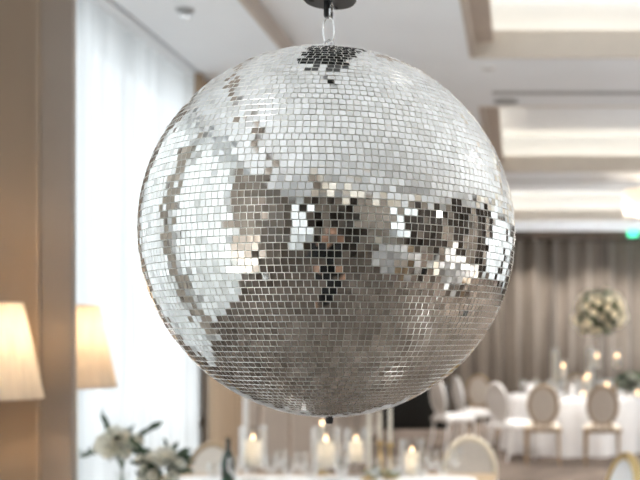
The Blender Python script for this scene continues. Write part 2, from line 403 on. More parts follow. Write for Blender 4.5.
# ------------------------------------------------------------------ mirror ball
BR = .2457
bc = Vector((-.2494, 1.345, 1.7355))
ball = thing('mirror_ball', 'large silver mirror ball of small square tiles hanging in the foreground', 'mirror ball', bc)
MB().lathe([(0 if abs(t) == 45 else (BR-.0009)*math.cos(t/45*PI/2), (BR-.0009)*math.sin(t/45*PI/2)) for t in range(-45, 46)], 128).build('core', 'grout', ball, ang=3)
bm = bmesh.new(); TL = bm.faces.layers.float.new('reflect_tone'); pitch = .0084; rows = 92; rd = random.Random(5)
for i in range(rows):
    lat = -PI/2+PI*(i+.5)/rows
    if abs(lat) > PI/2-.045: continue
    n = max(5, round(2*PI*math.cos(lat)*BR/pitch)); off = rd.random()
    rt = rd.gauss(0, .008); jag = .5 if abs(lat) > .9 else 1
    for k in range(n):
        lon = 2*PI*(k+off)/n+rd.gauss(0, .015)/n
        N = Vector((math.cos(lat)*math.cos(lon), math.cos(lat)*math.sin(lon), math.sin(lat)))
        U = Vector((-math.sin(lon), math.cos(lon), 0)); V = N.cross(U)
        c = N*BR
        a, b = rd.gauss(0, .027), rd.gauss(0, .022)+rt
        tw = rd.gauss(0, .02); U2 = U*math.cos(tw)+V*math.sin(tw); V2 = V*math.cos(tw)-U*math.sin(tw)
        hu = PI*math.cos(lat)*BR/n*.885; hv = PI*BR/rows/2*.87; g = PI*BR/rows/2
        top = [c+U2*(su*hu)+V2*(sv*hv)+N*(su*hu*a+sv*hv*b) for su, sv in ((-1, -1), (1, -1), (1, 1), (-1, 1))]
        bot = [c+U2*(su*(hu+g*.10))+V2*(sv*(hv+g*.10))+N*(su*hu*a+sv*hv*b-.0006) for su, sv in ((-1, -1), (1, -1), (1, 1), (-1, 1))]
        tv = [bm.verts.new(q) for q in top]; bv = [bm.verts.new(q) for q in bot]
        fa = bm.faces.new(tv); fa[TL] = rd.uniform(.0, 1)**1.3
        for q in range(4): bm.faces.new((tv[q], bv[q], bv[(q+1) % 4], tv[(q+1) % 4])).material_index = 1
me = bpy.data.meshes.new('mirror_tiles'); bm.to_mesh(me); bm.free(); me.materials.append(M['mirror']); me.materials.append(M['bevel'])
nt = M['mirror'].node_tree; an = nt.nodes.new('ShaderNodeAttribute'); an.attribute_name = 'reflect_tone'
cr = nt.nodes.new('ShaderNodeValToRGB'); cr.color_ramp.elements[0].color = (.93, .925, .895, 1); cr.color_ramp.elements[1].color = (.73, .72, .68, 1)  # random tone per tile painted in to imitate uneven reflections
nt.links.new(an.outputs['Fac'], cr.inputs[0]); nt.links.new(cr.outputs[0], nt.nodes['Principled BSDF'].inputs['Base Color'])
o = bpy.data.objects.new('mirror_tiles', me); C.objects.link(o); o.parent = ball
MB().lathe([(.014, BR-.003), (.014, BR+.001), (.011, BR+.0025), (0, BR+.0025)], 24).build('top_cap', 'chrome', ball)
MB().tube([(.007*math.cos(t*PI/8), 0, BR+.007+.008*math.sin(t*PI/8)) for t in range(16)], .0016, 8, True).build('eye_loop', 'chrome', ball, loc=(-.005, 0, 0))
MB().lathe([(0, -BR-.009), (.004, -BR-.009), (.005, -BR-.006), (.005, -BR-.001), (.009, -BR+.001), (0, -BR+.001)], 12).build('bottom_bolt', 'groove', ball, loc=(-.004, 0, 0))
# shackle link, chain link, and motor
def stad(rx, rz, cz, wr, rot=0, n=24):
    pts = []
    for t in range(n):
        a = 2*PI*t/n; x = rx*math.cos(a); z = rz*math.sin(a)
        pts.append((x*math.cos(rot), x*math.sin(rot), cz+z))
    return MB().tube(pts, wr, 8, True)
lk = tag(stad(.0075, .0195, 0, .0014).build('chain_link', 'chrome', loc=bc+Vector((-.005, 0, BR+.0285))), 'oval steel link joining the mirror ball to the black bracket', 'chain link')
lk2 = tag(stad(.0045, .012, 0, .0018, 1.3).build('chain_link', 'chrome', loc=bc+Vector((-.002, 0, BR+.055))), 'small twisted steel link just under the black plate', 'chain link')
mot = thing('ball_motor', 'black round motor plate and pole that hold the mirror ball', 'motor', bc+Vector((-.004, 0, .3135)))
MB().lathe([(0, -.001), (.033, -.001), (.0355, .002), (.0355, .010), (.034, .012), (.010, .014), (.010, .11), (0, .11)], 40).build('plate', 'black', mot)
for a in (200, 320, 80):
    MB().lathe([(.0025, -.0014), (.004, -.0025), (0, -.0028)], 12).build('screw', 'blackrub', mot, loc=(.024*math.cos(math.radians(a)), .024*math.sin(math.radians(a)), 0))
MB().box(-.007, -.001, -.006, .006, -.022, .004, .001).build('hook_tab', 'black', mot)
MB().box(-.072, .046, -.06, .16, .075, .19, .008).build('housing', 'black', mot)
MB().tube([(0, 0, .19), (0, 0, HC-(bc.z+.3135)-.012)], .016, 14).build('pole', 'black', mot)
MB().lathe([(0, -.012), (.06, -.012), (.06, 0), (0, 0)], 24).build('ceiling_flange', 'black', mot, loc=(0, 0, HC-(bc.z+.3135)))

# ------------------------------------------------------------------ lamps at left
def lamp(name, label, x, y, zb, h, r0, r1, m, e, pleat):
    t = thing(name, label, 'lamp', (x, y, 0))
    MB().lathe([(0, 0), (.15, 0), (.15, .015), (.03, .03), (.012, .06), (0, .06)], 32).build('base', 'brass', t)
    MB().tube([(0, 0, .03), (0, 0, zb+h*.55)], .011, 12).build('pole', 'brass', t)
    n = 72
    def f(u, v):
        a = 2*PI*u; r = r0+(r1-r0)*v+(pleat*math.cos(36*a))
        return (r*math.cos(a), r*math.sin(a), zb+h*v)
    sh = MB().grid(f, 288 if pleat else 72, 3).build('lamp_shade', m, t, ang=3)
    MB().tube([(r0*1.002*math.cos(a*PI/24), r0*1.002*math.sin(a*PI/24), zb) for a in range(48)], .003, 6, True).build('rim', m, sh)
    MB().tube([(r1*1.002*math.cos(a*PI/24), r1*1.002*math.sin(a*PI/24), zb+h) for a in range(48)], .003, 6, True).build('rim', m, sh)
    MB().lathe([(0, 0), (.028, .03), (.03, .05), (.014, .1), (0, .11)], 16).build('bulb', 'porcelain', t, loc=(0, 0, zb+h*.5-.11))
    point('lamp_light', (0, 0, zb+h*.5+.05), e, (1, .74, .48), .04, t)
    return t
lamp('floor_lamp', 'bright cream pleated lampshade in front of the beige panel, nearest lamp', P(-6, 335, 3.95).x, 3.95, P(0, 398, 3.95).z, .375, .180, .104, 'shade', 1.6, .0012)
lamp('floor_lamp', 'tan glowing lampshade half hidden behind the grey pilaster', P(75, 335, 4.62).x, 4.62, P(0, 387, 4.62).z, .375, .185, .103, 'shade2', .8, 0)

# ------------------------------------------------------------------ chairs
def make_chair(label, wood, back, seat, arms=False):
    """medallion-back dining chair, faces -y, origin on the floor"""
    t = thing('dining_chair', label, 'chair')
    W = .235; zc = .74; ra, rb = .178, .235; tilt = .16
    def bk(x, z, d=0): return (x, .21+(z-.45)*tilt+d, z)
    pts = [bk(ra*math.cos(a*PI/20), zc+rb*math.sin(a*PI/20)) for a in range(40)]
    MB().tube(pts, .024, 8, True).build('back_frame', wood, t)
    b = MB()
    for s_ in (-1, 1):
        def f(u, v, s_=s_):
            a = 2*PI*u; r = v
            x, z = ra*.93*r*math.cos(a), rb*.95*r*math.sin(a)
            return bk(x, zc+z, s_*(.012+.014*(1-r*r)))
        b.grid(f, 32, 6)
    b.build('backrest', back, t, ang=3)
    for s_ in (-1, 1):
        MB().tube([(s_*.10, .235, .46), bk(s_*.105, .52), bk(s_*.112, .565)], [.02, .017, .018], 8).build('back_support', wood, t)
    MB().box(-W, W, -.22, .24, .40, .452, .012).build('seat_frame', wood, t)
    b = MB()
    def f(u, v):
        x = (u-.5)*2; y = (v-.5)*2; e = max(abs(x), abs(y))
        return (x*(W-.01), .0+y*.215-.0, .453+.045*(1-e**6)+.015*(1-x*x)*(1-y*y))
    b.grid(f, 16, 16); b.build('seat', seat, t, ang=3)
    for sx in (-1, 1):
        MB().tube([(sx*(W-.03), -.19, .405), (sx*(W-.03), -.192, .38), (sx*(W-.025), -.195, .20), (sx*(W-.02), -.2, 0)], [.026, .020, .017, .012], 10).build('leg', wood, t)
        MB().tube([(sx*(W-.045), .21, .405), (sx*(W-.04), .225, .2), (sx*(W-.03), .28, 0)], [.022, .019, .013], 10).build('leg', wood, t)
        if arms:
            MB().tube([bk(sx*.185, .70), (sx*.25, .12, .70), (sx*.27, -.05, .68), (sx*.265, -.10, .64), (sx*.235, -.12, .56), (sx*.225, -.10, .44)], .016, 8).build('armrest', wood, t)
    return t
fc = make_chair('gold framed medallion chair with greige back beneath the tall flower ball, left of two', 'goldwood', 'uph', 'cream')
fc.location = (.31, 12.55, 0); fc.rotation_euler = (0, 0, PI)
GF = 'medallion chairs around the far tables'
def chair(src, px, d, rz, label, group=None, sc=None):
    return dup(src, (P(px, 0, d).x, d, 0), rz, label, group, sc)
fc['group'] = GF
chair(fc, 602, 12.45, PI-.05, 'gold framed medallion chair with greige back beneath the tall flower ball, right of two', GF)
chair(fc, 668, 12.9, PI+.5, 'gold medallion chair on the right side of the far candlelit table', GF)
chair(fc, 577, 15.35, 0, 'gold medallion chair on the far side of the candlelit table, left one', GF)
chair(fc, 628, 15.35, 0, 'gold medallion chair on the far side of the candlelit table, right one', GF)
chair(fc, 482, 15.6, PI-.15, 'tan medallion chair between the white chairs beyond the mirror ball', GF)
wc = make_chair('white medallion chair seen from behind, just right of the mirror ball', 'white', 'white', 'white')
wc.location = (P(454, 0, 14.0).x, 14.0, 0); wc.rotation_euler = (0, 0, PI-.95); wc['group'] = GF
chair(wc, 475, 14.75, PI-1.2, 'white medallion chair turned nearly edge on, second beyond the ball', GF)
chair(wc, 512, 12.95, PI-.8, 'white backed medallion chair at the left end of the candlelit table', GF)
# foreground chairs
nc = make_chair('cream framed medallion chair with greige back at right end of the near table', 'creamwood', 'uph', 'cream')
nc.location = (P(470, 0, 6.15).x, 6.42, 0); nc.rotation_euler = (0, 0, .12); nc.location.x = (474-518)*.00665; nc.scale = (.93,)*3
gc = dup(fc, ((194-518)*.0063, 6.36, 0), -.1, 'gold framed medallion chair with greige back, behind the white flowers', 'x', .90); del gc['group']
ac = make_chair('white armchair with gold arms cut off at the bottom right corner', 'brass', 'white', 'white', True)
ac.location = (.29, 5.05, 0); ac.rotation_euler = (0, 0, -PI/2+.35)

# ------------------------------------------------------------------ tables
def cloth_round(R, seed):
    rd = random.Random(seed); p1, p2 = rd.uniform(0, 6), rd.uniform(0, 6)
    def f(u, v):
        a = 2*PI*u
        if v < .4: r = R*v/.4; return (r*math.cos(a), r*math.sin(a), .7655)
        t = (v-.4)/.6
        r = R+.012+.02*min(1, t*4)+t*.05*(1+math.sin(14*a+p1)+.5*math.sin(23*a+p2))
        return (r*math.cos(a), r*math.sin(a), .7655-.006-.745*t if t > 0 else .7655)
    return MB().grid(f, 160, 20)
def round_table(x, y, R, lab, seed, grp='round banquet tables'):
    t = thing('round_table', lab, 'table', (x, y, 0), 0, grp)
    MB().lathe([(0, .735), (R, .735), (R, .760), (0, .760)], 48).build('tabletop', 'ply', t)
    for k in range(4):
        a = PI/4+k*PI/2; MB().tube([(R*.6*math.cos(a), R*.6*math.sin(a), .736), (R*.62*math.cos(a), R*.62*math.sin(a), 0)], .014, 8).build('leg', 'black', t)
    c = cloth_round(R, seed).build('tablecloth', 'linen', ang=3, loc=(x, y, 0))
    tag(c, 'long white cloth on the '+lab, 'tablecloth', 'white cloths on round tables')
    return t
round_table(.80, 13.95, .92, 'round table with the tall flower ball and candles', 1)
round_table(3.0, 15.4, .9, 'round table right of the candlelit one', 3)
round_table(3.4, -1.6, .85, 'round table at the right behind the photographer', 4)
round_table(4.6, 1.6, .85, 'round table level with the mirror ball', 5)
k_ = 0
for (x, y) in ((3.4, -1.6), (4.6, 1.6)):
    for a in range(0, 360, 60):
        k_ += 1; ar = math.radians(a+15)
        dup(wc if a % 120 else fc, (x+1.22*math.cos(ar), y+1.22*math.sin(ar), 0), ar-PI/2, ('white' if a % 120 else 'gold framed')+' medallion chair at the side table '+('behind the photographer' if y < 0 else 'level with the mirror ball'), 'chairs at the side tables')
# near rectangular table
nt_ = thing('banquet_table', 'long near table under a white cloth, set with candles and flowers', 'table', (-1.13, 5.28, 0))
MB().box(-1.0, 1.0, -.78, .78, .735, .760).build('tabletop', 'ply', nt_)
for sx in (-1, 1):
    for sy in (-1, 1): MB().tube([(sx*.9, sy*.68, .736), (sx*.9, sy*.68, 0)], .016, 8).build('leg', 'black', nt_)
def rectcloth():
    def f(u, v):
        a = 2*PI*u; c, s = math.cos(a), math.sin(a)
        q = 1/((abs(c)**10+abs(s)**10)**.1); X, Y = 1.008*c*q, .788*s*q
        if v < .3: return (X*v/.3, Y*v/.3, .7655)
        t = (v-.3)/.7; k = 1+.015*min(1, t*5)+.03*t*(1+math.sin(26*a))
        return (X*k, Y*k, .762-.745*t)
    return MB().grid(f, 220, 16)
tag(rectcloth().build('tablecloth', 'linen', ang=1, loc=(-1.13, 5.28, 0)), 'white cloth over the long near table', 'tablecloth')
TZ = .767

# ------------------------------------------------------------------ table ware
def flame_m(h=.035):
    return MB().lathe([(0, 0), (.0045, h*.12), (.0065, h*.35), (.005, h*.6), (.002, h*.85), (0, h)], 12)
def hurricane(label, r=.078, h=.235, cr=.046, ch=.150, foot=.08, loc=(0, 0, 0), grp=None):
    t = thing('hurricane_candle', label, 'candle holder', loc, 0, grp)
    MB().lathe([(0, 0), (r*.9, 0), (r*.95, .006), (.012, .016), (.009, foot*.5), (.012, foot-.01), (r*.95, foot), (r, foot+.012), (r, foot+h), (r-.002, foot+h), (r-.002, foot+.014), (0, foot+.006)], 32).build('glass', 'clear', t)
    c = MB().lathe([(0, foot+.008), (cr, foot+.008), (cr, foot+ch), (cr*.8, foot+ch-.004), (0, foot+ch-.006)], 24).build('pillar_candle', 'wax', t)
    MB().tube([(0, 0, foot+ch-.008), (0, 0, foot+ch+.008)], .001, 6).build('wick', 'wick', c)
    flame_m().build('flame', 'flame', c, loc=(0, 0, foot+ch+.004))
    point('candle_glow', (0, 0, foot+ch-.045), .022, (1, .78, .55), .01, c)  # added lamp hidden in the wax stands in for flame glow
    return t
def at(px, d, z=TZ): return ((px-518)*d/1000, d, z)
h0 = hurricane('hurricane glass with a lit pillar candle, leftmost on the near table', loc=at(253, 5.7))
GH = 'hurricane candles on the near table'
h0['group'] = GH
dup(h0, at(326, 5.65), 0, 'hurricane glass with a lit pillar candle directly under the mirror ball', GH, (1.05, 1.05, 1.0))
dup(h0, at(356, 5.95), 0, 'hurricane glass with a lit candle just right of the one under the ball', GH, .88)
dup(h0, at(412, 5.4), 0, 'hurricane glass with a lit pillar candle, rightmost on the near table', GH, .86)
def wineglass(label, loc, sc=1, grp='wine glasses on the near table'):
    t = MB().lathe([(0, 0), (.036, 0), (.034, .003), (.006, .009), (.004, .02), (.004, .085), (.012, .095), (.033, .12), (.040, .15), (.036, .205), (.0345, .205), (.0385, .15), (.031, .122), (0, .1)], 28).build('wine_glass', 'clear', loc=loc)
    t.scale = (sc,)*3; return tag(t, label, 'glass', grp)
WG = [(234, 5.3, 'wine glass left of the leftmost hurricane candle'), (271, 5.4, 'wine glass just right of the leftmost hurricane candle'), (281, 5.75, 'wine glass second right of the leftmost hurricane candle'),
      (301, 5.5, 'wine glass left of the candle under the mirror ball'), (311, 5.2, 'wine glass in front left of the candle under the ball'), (342, 5.2, 'wine glass between the two middle candles'), (340, 5.35, 'wine glass behind the gap of the two middle candles'),
      (374, 5.35, 'wine glass beside the white taper candle'), (432, 5.6, 'wine glass right of the rightmost hurricane candle'), (443, 5.35, 'wine glass in front of the cream framed chair, left'), (456, 5.7, 'wine glass in front of the cream framed chair, right'),
      (394, 5.45, 'wine glass left of the rightmost hurricane candle'), (214, 5.2, 'wine glass left of the green bottle'), (289, 5.3, 'wine glass midway between left and middle candles'), (422, 5.2, 'wine glass cut by the lower edge near the rightmost candle')]
w0 = None
for px, d, l in WG:
    if w0 is None: w0 = wineglass(l, at(px, d), .9)
    else:
        q = w0.copy(); C.objects.link(q); q.location = at(px, d); q['label'] = l; q.scale = (.9, .9, random.uniform(.82, 1.0))
def taper(label, px, d, zt, hold, name='taper_candle', holder='brass', lit=True):
    x, y, z = at(px, d); t = thing('candlestick', label, 'candlestick', (x, y, z))
    H = hold
    MB().lathe([(0, 0), (.05, 0), (.048, .01), (.015, .022), (.01, .05), (.02, .065), (.009, .085), (.008, H*.5), (.018, H*.52), (.008, H*.56), (.008, H-.03), (.022, H-.02), (.024, H-.01), (.014, H-.008), (.014, H), (0, H)], 24).build('holder', holder, t)
    c = MB().lathe([(0, H-.005), (.0115, H-.005), (.0105, zt-z-.005), (.004, zt-z), (0, zt-z)], 14).build('taper', 'wax', t)
    if lit: flame_m(.03).build('flame', 'flame', c, loc=(0, 0, zt-z))
    return t
taper('tall ivory taper on a slim brass stick, right of centre', 390, 5.8, P(0, 398, 5.8).z, .21, lit=False)
taper('tall ivory taper on a low stick, beside the middle candles', 369, 5.75, P(0, 408, 5.75).z, .07, lit=False)
taper('lit ivory taper rising right below the bolt of the mirror ball', 322, 5.95, P(0, 425, 5.95).z, .15)
taper('brass stick with a short taper behind the ivory tapers', 380, 6.02, P(0, 412, 6.02).z, .2, lit=False)
b = MB().lathe([(0, 0), (.036, 0), (.038, .01), (.038, .13), (.03, .165), (.014, .2), (.0125, .25), (.015, .252), (.015, .262), (.0105, .262), (.0105, .2), (0, .19)], 28).build('bottle', 'greenglass', loc=at(228, 5.55))
tag(b, 'dark green glass bottle left of the leftmost candle', 'bottle')
for px, d, l in ((290, 5.0, 'leftmost'), (372, 5.05, 'middle'), (450, 5.0, 'rightmost')):
    tag(MB().lathe([(0, 0), (.08, 0), (.13, .014), (.135, .018), (.128, .017), (.08, .005), (0, .005)], 40).build('plate', 'porcelain', loc=at(px, d)), l+' white dinner plate on the near table', 'plate', 'dinner plates on the near table')

# ------------------------------------------------------------------ flowers
def rose_mesh(r, seed, rings=3):
    rd = random.Random(seed); mb = MB()
    for q in range(rings):
        n = 3+q*2; rr = r*(.30+.35*q); hh = r*(.95-.13*q)
        for k in range(n):
            a0 = 2*PI*k/n+q*.7+rd.uniform(-.15, .15); wd = 2*PI/n*.75
            def f(u, v, a0=a0, wd=wd, rr=rr, hh=hh):
                a = a0+(u-.5)*2*wd*(1-.15*v); e = 1-(2*u-1)**2*.5
                rad = rr*(.35+.75*math.sin(min(v*1.25, 1)*PI/2))+(.16*r*v*v*(q > 0))
                return (rad*math.cos(a), rad*math.sin(a), -r*.45+hh*1.35*v*e)
            mb.grid(f, 4, 4)
    return mb
def leaf(mb, base, d, L, wd, rd):
    d = d.normalized(); s = d.cross(Vector((rd.uniform(-1, 1), rd.uniform(-1, 1), rd.uniform(-1, 1)))).normalized(); n = d.cross(s)
    def f(u, v):
        x = (u-.5)*2*wd*math.sin(PI*min(.97, v*.9+.06)); return base+d*(L*v)+s*x+n*(-.25*L*v*v+abs(u-.5)*wd*.6)
    mb.grid(f, 2, 5)
def foliage(c, R, n, L, wd, seed, sz=1, dirs=None):
    rd = random.Random(seed); mb = MB()
    for _ in range(n):
        v = Vector((rd.gauss(0, 1), rd.gauss(0, 1), rd.gauss(0, 1)*sz+.1)).normalized()
        leaf(mb, Vector(c)+v*R*rd.uniform(.35, .85), (v+Vector((rd.uniform(-.5, .5), rd.uniform(-.5, .5), rd.uniform(-.3, .5)))), L*rd.uniform(.7, 1.3), wd, rd)
    return mb
def aim(o, v):
    o.rotation_mode = 'QUATERNION'; o.rotation_quaternion = Vector((0, 0, 1)).rotation_difference(Vector(v).normalized())
def add_rose(src, parent, loc, d, sc=1):
    o = src.copy(); C.objects.link(o); o.parent = parent; o.location = loc; aim(o, d); o.scale = (sc,)*3; return o
def bouquet(label, x, y, z, vase_h, vase_r, flowers, R, leaves, seed, c_h, long_=()):
    t = thing('flower_bouquet', label, 'flowers', (x, y, z))
    MB().lathe([(0, 0), (vase_r, 0), (vase_r, .004), (vase_r*.9, vase_h*.6), (vase_r*1.15, vase_h), (vase_r*1.1, vase_h), (vase_r*.85, vase_h*.6), (vase_r*.9, .01), (0, .01)], 28).build('vase', 'clear', t)
    mb = MB(); rd = random.Random(seed)
    for k in range(9):
        a = rd.uniform(0, 6.28); mb.tube([(vase_r*.5*math.cos(a+2), vase_r*.5*math.sin(a+2), .015), (0, 0, vase_h), (R*.5*math.cos(a), R*.5*math.sin(a), c_h)], .003, 6)
    mb.build('stems', 'stem', t)
    m2 = foliage((0, 0, c_h), R, leaves, .075, .016, seed, .6)
    for (dx, dz) in long_:
        for k in range(5): leaf(m2, Vector((dx*(.07+.022*k), -.01, c_h+dz*(.04+.022*k))), Vector((dx, rd.uniform(-.4, .4), dz+rd.uniform(-.2, .4))), .075, .014, rd)
    f = m2.build('foliage', 'leaf', t, ang=3); f['kind'] = 'stuff'
    src = None
    for (fx, fy, fz, sc) in flowers:
        d = Vector((fx, fy-.05, fz+.06))
        if src is None:
            src = rose_mesh(.036, seed).build('rose', 'petal', t, ang=3); src.location = (fx, fy, c_h+fz); aim(src, d); src.scale = (sc,)*3
        else: add_rose(src, t, (fx, fy, c_h+fz), d, sc)
    return t
bx_, by_, bz_ = at(122, 5.0)
bouquet('white roses with dark leaves in a clear vase, left end of near table', bx_, by_, bz_, .15, .035,
        [(-.055, -.075, .01, 1.3), (.03, -.085, .04, 1.1), (-.01, -.125, -.015, 1.0), (.085, -.05, .02, .9), (-.03, -.03, .065, .9), (.055, -.10, -.03, .7)], .065, 46, 3, .285, ((-1, -.3), (.9, .6), (-.5, .9)))
bx_, by_, bz_ = at(164, 4.85)
bouquet('loose white blossoms low in the leaves, right of the taller bouquet', bx_, by_, bz_, .09, .045,
        [(-.07, -.08, .0, .6), (.03, -.08, .05, 1.3), (-.01, -.125, -.03, .7), (.075, -.10, -.03, .75), (-.04, -.06, .055, .7), (.05, -.12, -.075, .7), (-.09, -.08, .05, .5), (.0, -.13, -.085, .7), (.095, -.06, .02, .6), (-.07, -.11, -.06, .65)], .09, 90, 8, .195, ((-.8, .8), (.6, .2)))
bx_, by_, bz_ = 0, 0, 0
gl = foliage((0, 0, 0), .09, 60, .07, .012, 77, .4).build('leaf_sprig', 'leaf', loc=(at(208, 5.1)[0], 5.1, TZ+.045), ang=3); gl.scale = (1.6, .8, .35)
tag(gl, 'sprig of green leaves lying on the cloth near the green bottle', 'leaves')
gl = foliage((0, 0, 0), .07, 50, .06, .011, 78, .4).build('leaf_sprig', 'sage', loc=(at(384, 5.62)[0], 5.62, TZ+.05), ang=3); gl.scale = (1.1, .8, .5)
tag(gl, 'sprig of yellow green leaves below the brass candlestick', 'leaves')

# tall ball of flowers on far table
FX, FY = P(600, 0, 13.6).x, 13.6
t = thing('tall_floral_centrepiece', 'tall ball of cream roses on a slim stand over the far table', 'flowers', (FX, FY, TZ))
MB().lathe([(0, 0), (.11, 0), (.11, .012), (.02, .02), (.012, .04), (.012, .80), (.05, .84), (.05, .85), (0, .85)], 24).build('stand', 'clear', t)
fc_h = P(0, 313, FY).z-TZ
fo = foliage((0, 0, fc_h), .32, 230, .11, .025, 12, .85).build('foliage', 'leaf', t, ang=3); fo['kind'] = 'stuff'
fo2 = foliage((0, 0, fc_h), .23, 420, .12, .035, 13, .85).build('foliage', 'leaf', fo, ang=3); fo2['kind'] = 'stuff'
src = None; rd = random.Random(4)
for k in range(58):
    zz = 1-2*(k+.5)/58; a = k*2.39996; rr = math.sqrt(1-zz*zz); v = Vector((rr*math.cos(a), rr*math.sin(a), zz*.9))
    v = v*rd.uniform(.26, .375)
    sc = rd.uniform(.75, 1.25)
    if src is None: src = rose_mesh(.05, 9, 3).build('rose', 'petalc', t, ang=3); src.location = Vector((0, 0, fc_h))+v; aim(src, v); src.scale = (sc,)*3
    else: add_rose(src, t, Vector((0, 0, fc_h))+v, v, sc)
# low arrangement at right
t = thing('low_floral_centrepiece', 'low mound of white roses and dark leaves at the right frame edge', 'flowers', (P(630, 0, 13.5).x, 13.5, TZ))
MB().lathe([(0, 0), (.08, 0), (.10, .05), (.09, .06), (0, .05)], 24).build('bowl', 'porcelain', t)
foliage((0, 0, .20), .13, 200, .10, .025, 21, .35).build('foliage', 'leaf', t, ang=3)['kind'] = 'stuff'
src = None
for k in range(16):
    a = rd.uniform(0, 6.28); r = rd.uniform(.0, .16); v = Vector((r*math.cos(a), r*math.sin(a), .17+.09*(1-r/.16)+.02))
    if src is None: src = rose_mesh(.05, 10).build('rose', 'petal', t, ang=3); src.location = v; aim(src, (v.x, v.y-.03, .12))
    else: add_rose(src, t, v, (v.x, v.y-.03, .12), rd.uniform(.8, 1.2))
# far candles: (px, flame y, depth, tall glass?)
far = [(563, 366, 13.7, 1, 'above the left gold chair'), (597, 356, 13.9, 1, 'below the tall flower ball, left one'), (617, 356, 13.8, 1, 'below the tall flower ball, right one'),
       (588, 376, 13.5, 0, 'standing higher between the two gold chairs'), (607, 385, 13.2, 0, 'above the right gold chair'), (583, 394, 13.15, 0, 'lowest between the two gold chairs'),
       (638, 393, 13.2, 0, 'at the right frame edge'), (585, 379, 14.3, 0, 'in the middle of the far table')]
GC = 'candles on the far table'
for px, py, d, tall, l in far:
    x = P(px, 0, d).x; zf = P(0, py, d).z
    t = thing('votive_candle', 'lit candle in clear glass, '+l, 'candle', (x, d, TZ), 0, GC)
    hh = zf-TZ; r = .05 if tall else .042
    ft = max(.012, hh-.16 if hh > .2 else .012)
    prof = [(0, 0), (.045, 0), (.045, .006), (.012, .012), (.012, max(ft-.006, .013)), (r, ft+.002), (r, hh+.09), (r-.003, hh+.09), (r-.003, ft+.004), (0, ft+.004)]
    MB().lathe(prof, 24).build('glass', 'clear', t)
    MB().lathe([(0, ft+.005), (r*.7, ft+.005), (r*.7, hh-.012), (0, hh-.016)], 18).build('wax_pillar', 'wax', t)
    f = flame_m(.05).build('flame', 'flame', t, loc=(0, 0, hh-.014)); f.scale = (2.2, 2.2, 1)
for px, py, d, l in ((555, 352, 14.4, 'left of the tall flower ball'), (590, 351, 14.4, 'right beneath the tall flower ball')):
    x = P(px, 0, d).x; zt = P(0, py, d).z-TZ
    t = thing('tall_cylinder_candle', 'tall unlit white pillar in a glass cylinder, '+l, 'candle', (x, d, TZ))
    MB().lathe([(0, 0), (.06, 0), (.06, zt+.06), (.057, zt+.06), (.057, .006), (0, .006)], 24).build('glass', 'clear', t)
    MB().lathe([(0, .007), (.045, .007), (.045, zt), (0, zt)], 20).build('wax_pillar', 'wax', t)
rd = random.Random(31); q0 = None
OCC = [(P(px, 0, d).x, d, .10) for px, py, d, tall, l in far]+[(P(555, 0, 14.4).x, 14.4, .11), (P(590, 0, 14.4).x, 14.4, .11), (FX, FY, .16), (P(630, 0, 13.5).x, 13.5, .29)]
OCC += [(.80+.66*math.cos(2*PI*k/10+.2), 13.95+.66*math.sin(2*PI*k/10+.2), .09) for k in range(10)]
for k in range(30):
    for _ in range(60):
        a = rd.uniform(0, 6.28); r = .84*math.sqrt(rd.uniform(.1, .97)); x, y = .80+r*math.cos(a), 13.95+r*math.sin(a)
        if all(math.hypot(x-ox, y-oy) > orr for ox, oy, orr in OCC): break
    OCC.append((x, y, .09))
    if q0 is None: q0 = wineglass('wine glass among the candles on the far table', (x, y, TZ), 1, 'wine glasses on the far table')
    else: q = q0.copy(); C.objects.link(q); q.location = (x, y, TZ)
for k in range(9):
    a = 2*PI*k/10+.2; q = tag(MB().lathe([(0, 0), (.03, .0), (.045, .07), (.02, .15), (.004, .17), (0, .17)], 10).build('napkin', 'white', loc=(.80+.66*math.cos(a), 13.95+.66*math.sin(a), TZ)), 'folded white napkin standing on the far table', 'napkin', 'napkins on the far table')

# ------------------------------------------------------------------ ceiling fittings, sign, bar, pendant
def disc(name, m, label, cat, x, y, r, z=HC, h=.012, grp=None):
    return tag(MB().lathe([(0, -h), (r*.9, -h), (r, -h*.4), (r, 0), (0, 0)], 28).build(name, m, loc=(x, y, z)), label, cat, grp)
disc('ceiling_speaker', 'frame', 'round dark ceiling speaker between the first and second coffers', 'speaker', P(506, 0, 8.12).x, 8.12, .10)
t = thing('sprinkler', 'small round sprinkler head on the white soffit at upper left', 'sprinkler', (P(185, 0, 5.5).x, 5.5, HS))
MB().lathe([(0, -.01), (.045, -.01), (.05, 0), (0, 0)], 24).build('escutcheon', 'frame', t)
MB().lathe([(0, -.04), (.028, -.04), (.03, -.034), (.012, -.03), (.012, -.008), (0, -.008)], 20).build('deflector', 'chrome', t)
DL = [(3.0, 2.6), (5.0, 2.6), (5.4, .2), (P(488, 0, 7.1).x, 7.1), (2.2, 7.4), (4.6, 7.4), (-.9, 9.6), (1.4, 12.2), (3.6, 12.2), (-.9, 12.6), (.2, 17.6), (1.4, 17.6), (2.6, 17.6), (-1.2, 17.3)]  # the one by the nearest coffer is seen; others added as room fill
for i, (x, y) in enumerate(DL):
    o = disc('downlight', 'porcelain', 'small round recessed downlight in the white ceiling, one of a set mostly added as fill', 'light', x, y, .05, grp='recessed downlights')
    l = bpy.data.lights.new('downlight_fill_lamp', 'SPOT'); l.energy = DOWN; l.color = (1, .93, .86); l.spot_size = 1.9; l.spot_blend = .6; l.shadow_soft_size = .04
    q = bpy.data.objects.new('downlight_fill_lamp', l); C.objects.link(q); q.location = (0, 0, -.02); q.parent = o
t = thing('exit_sign', 'small green lit sign high at the right edge under the ceiling', 'sign', (P(633, 0, 18.0).x, 18.0, HC))
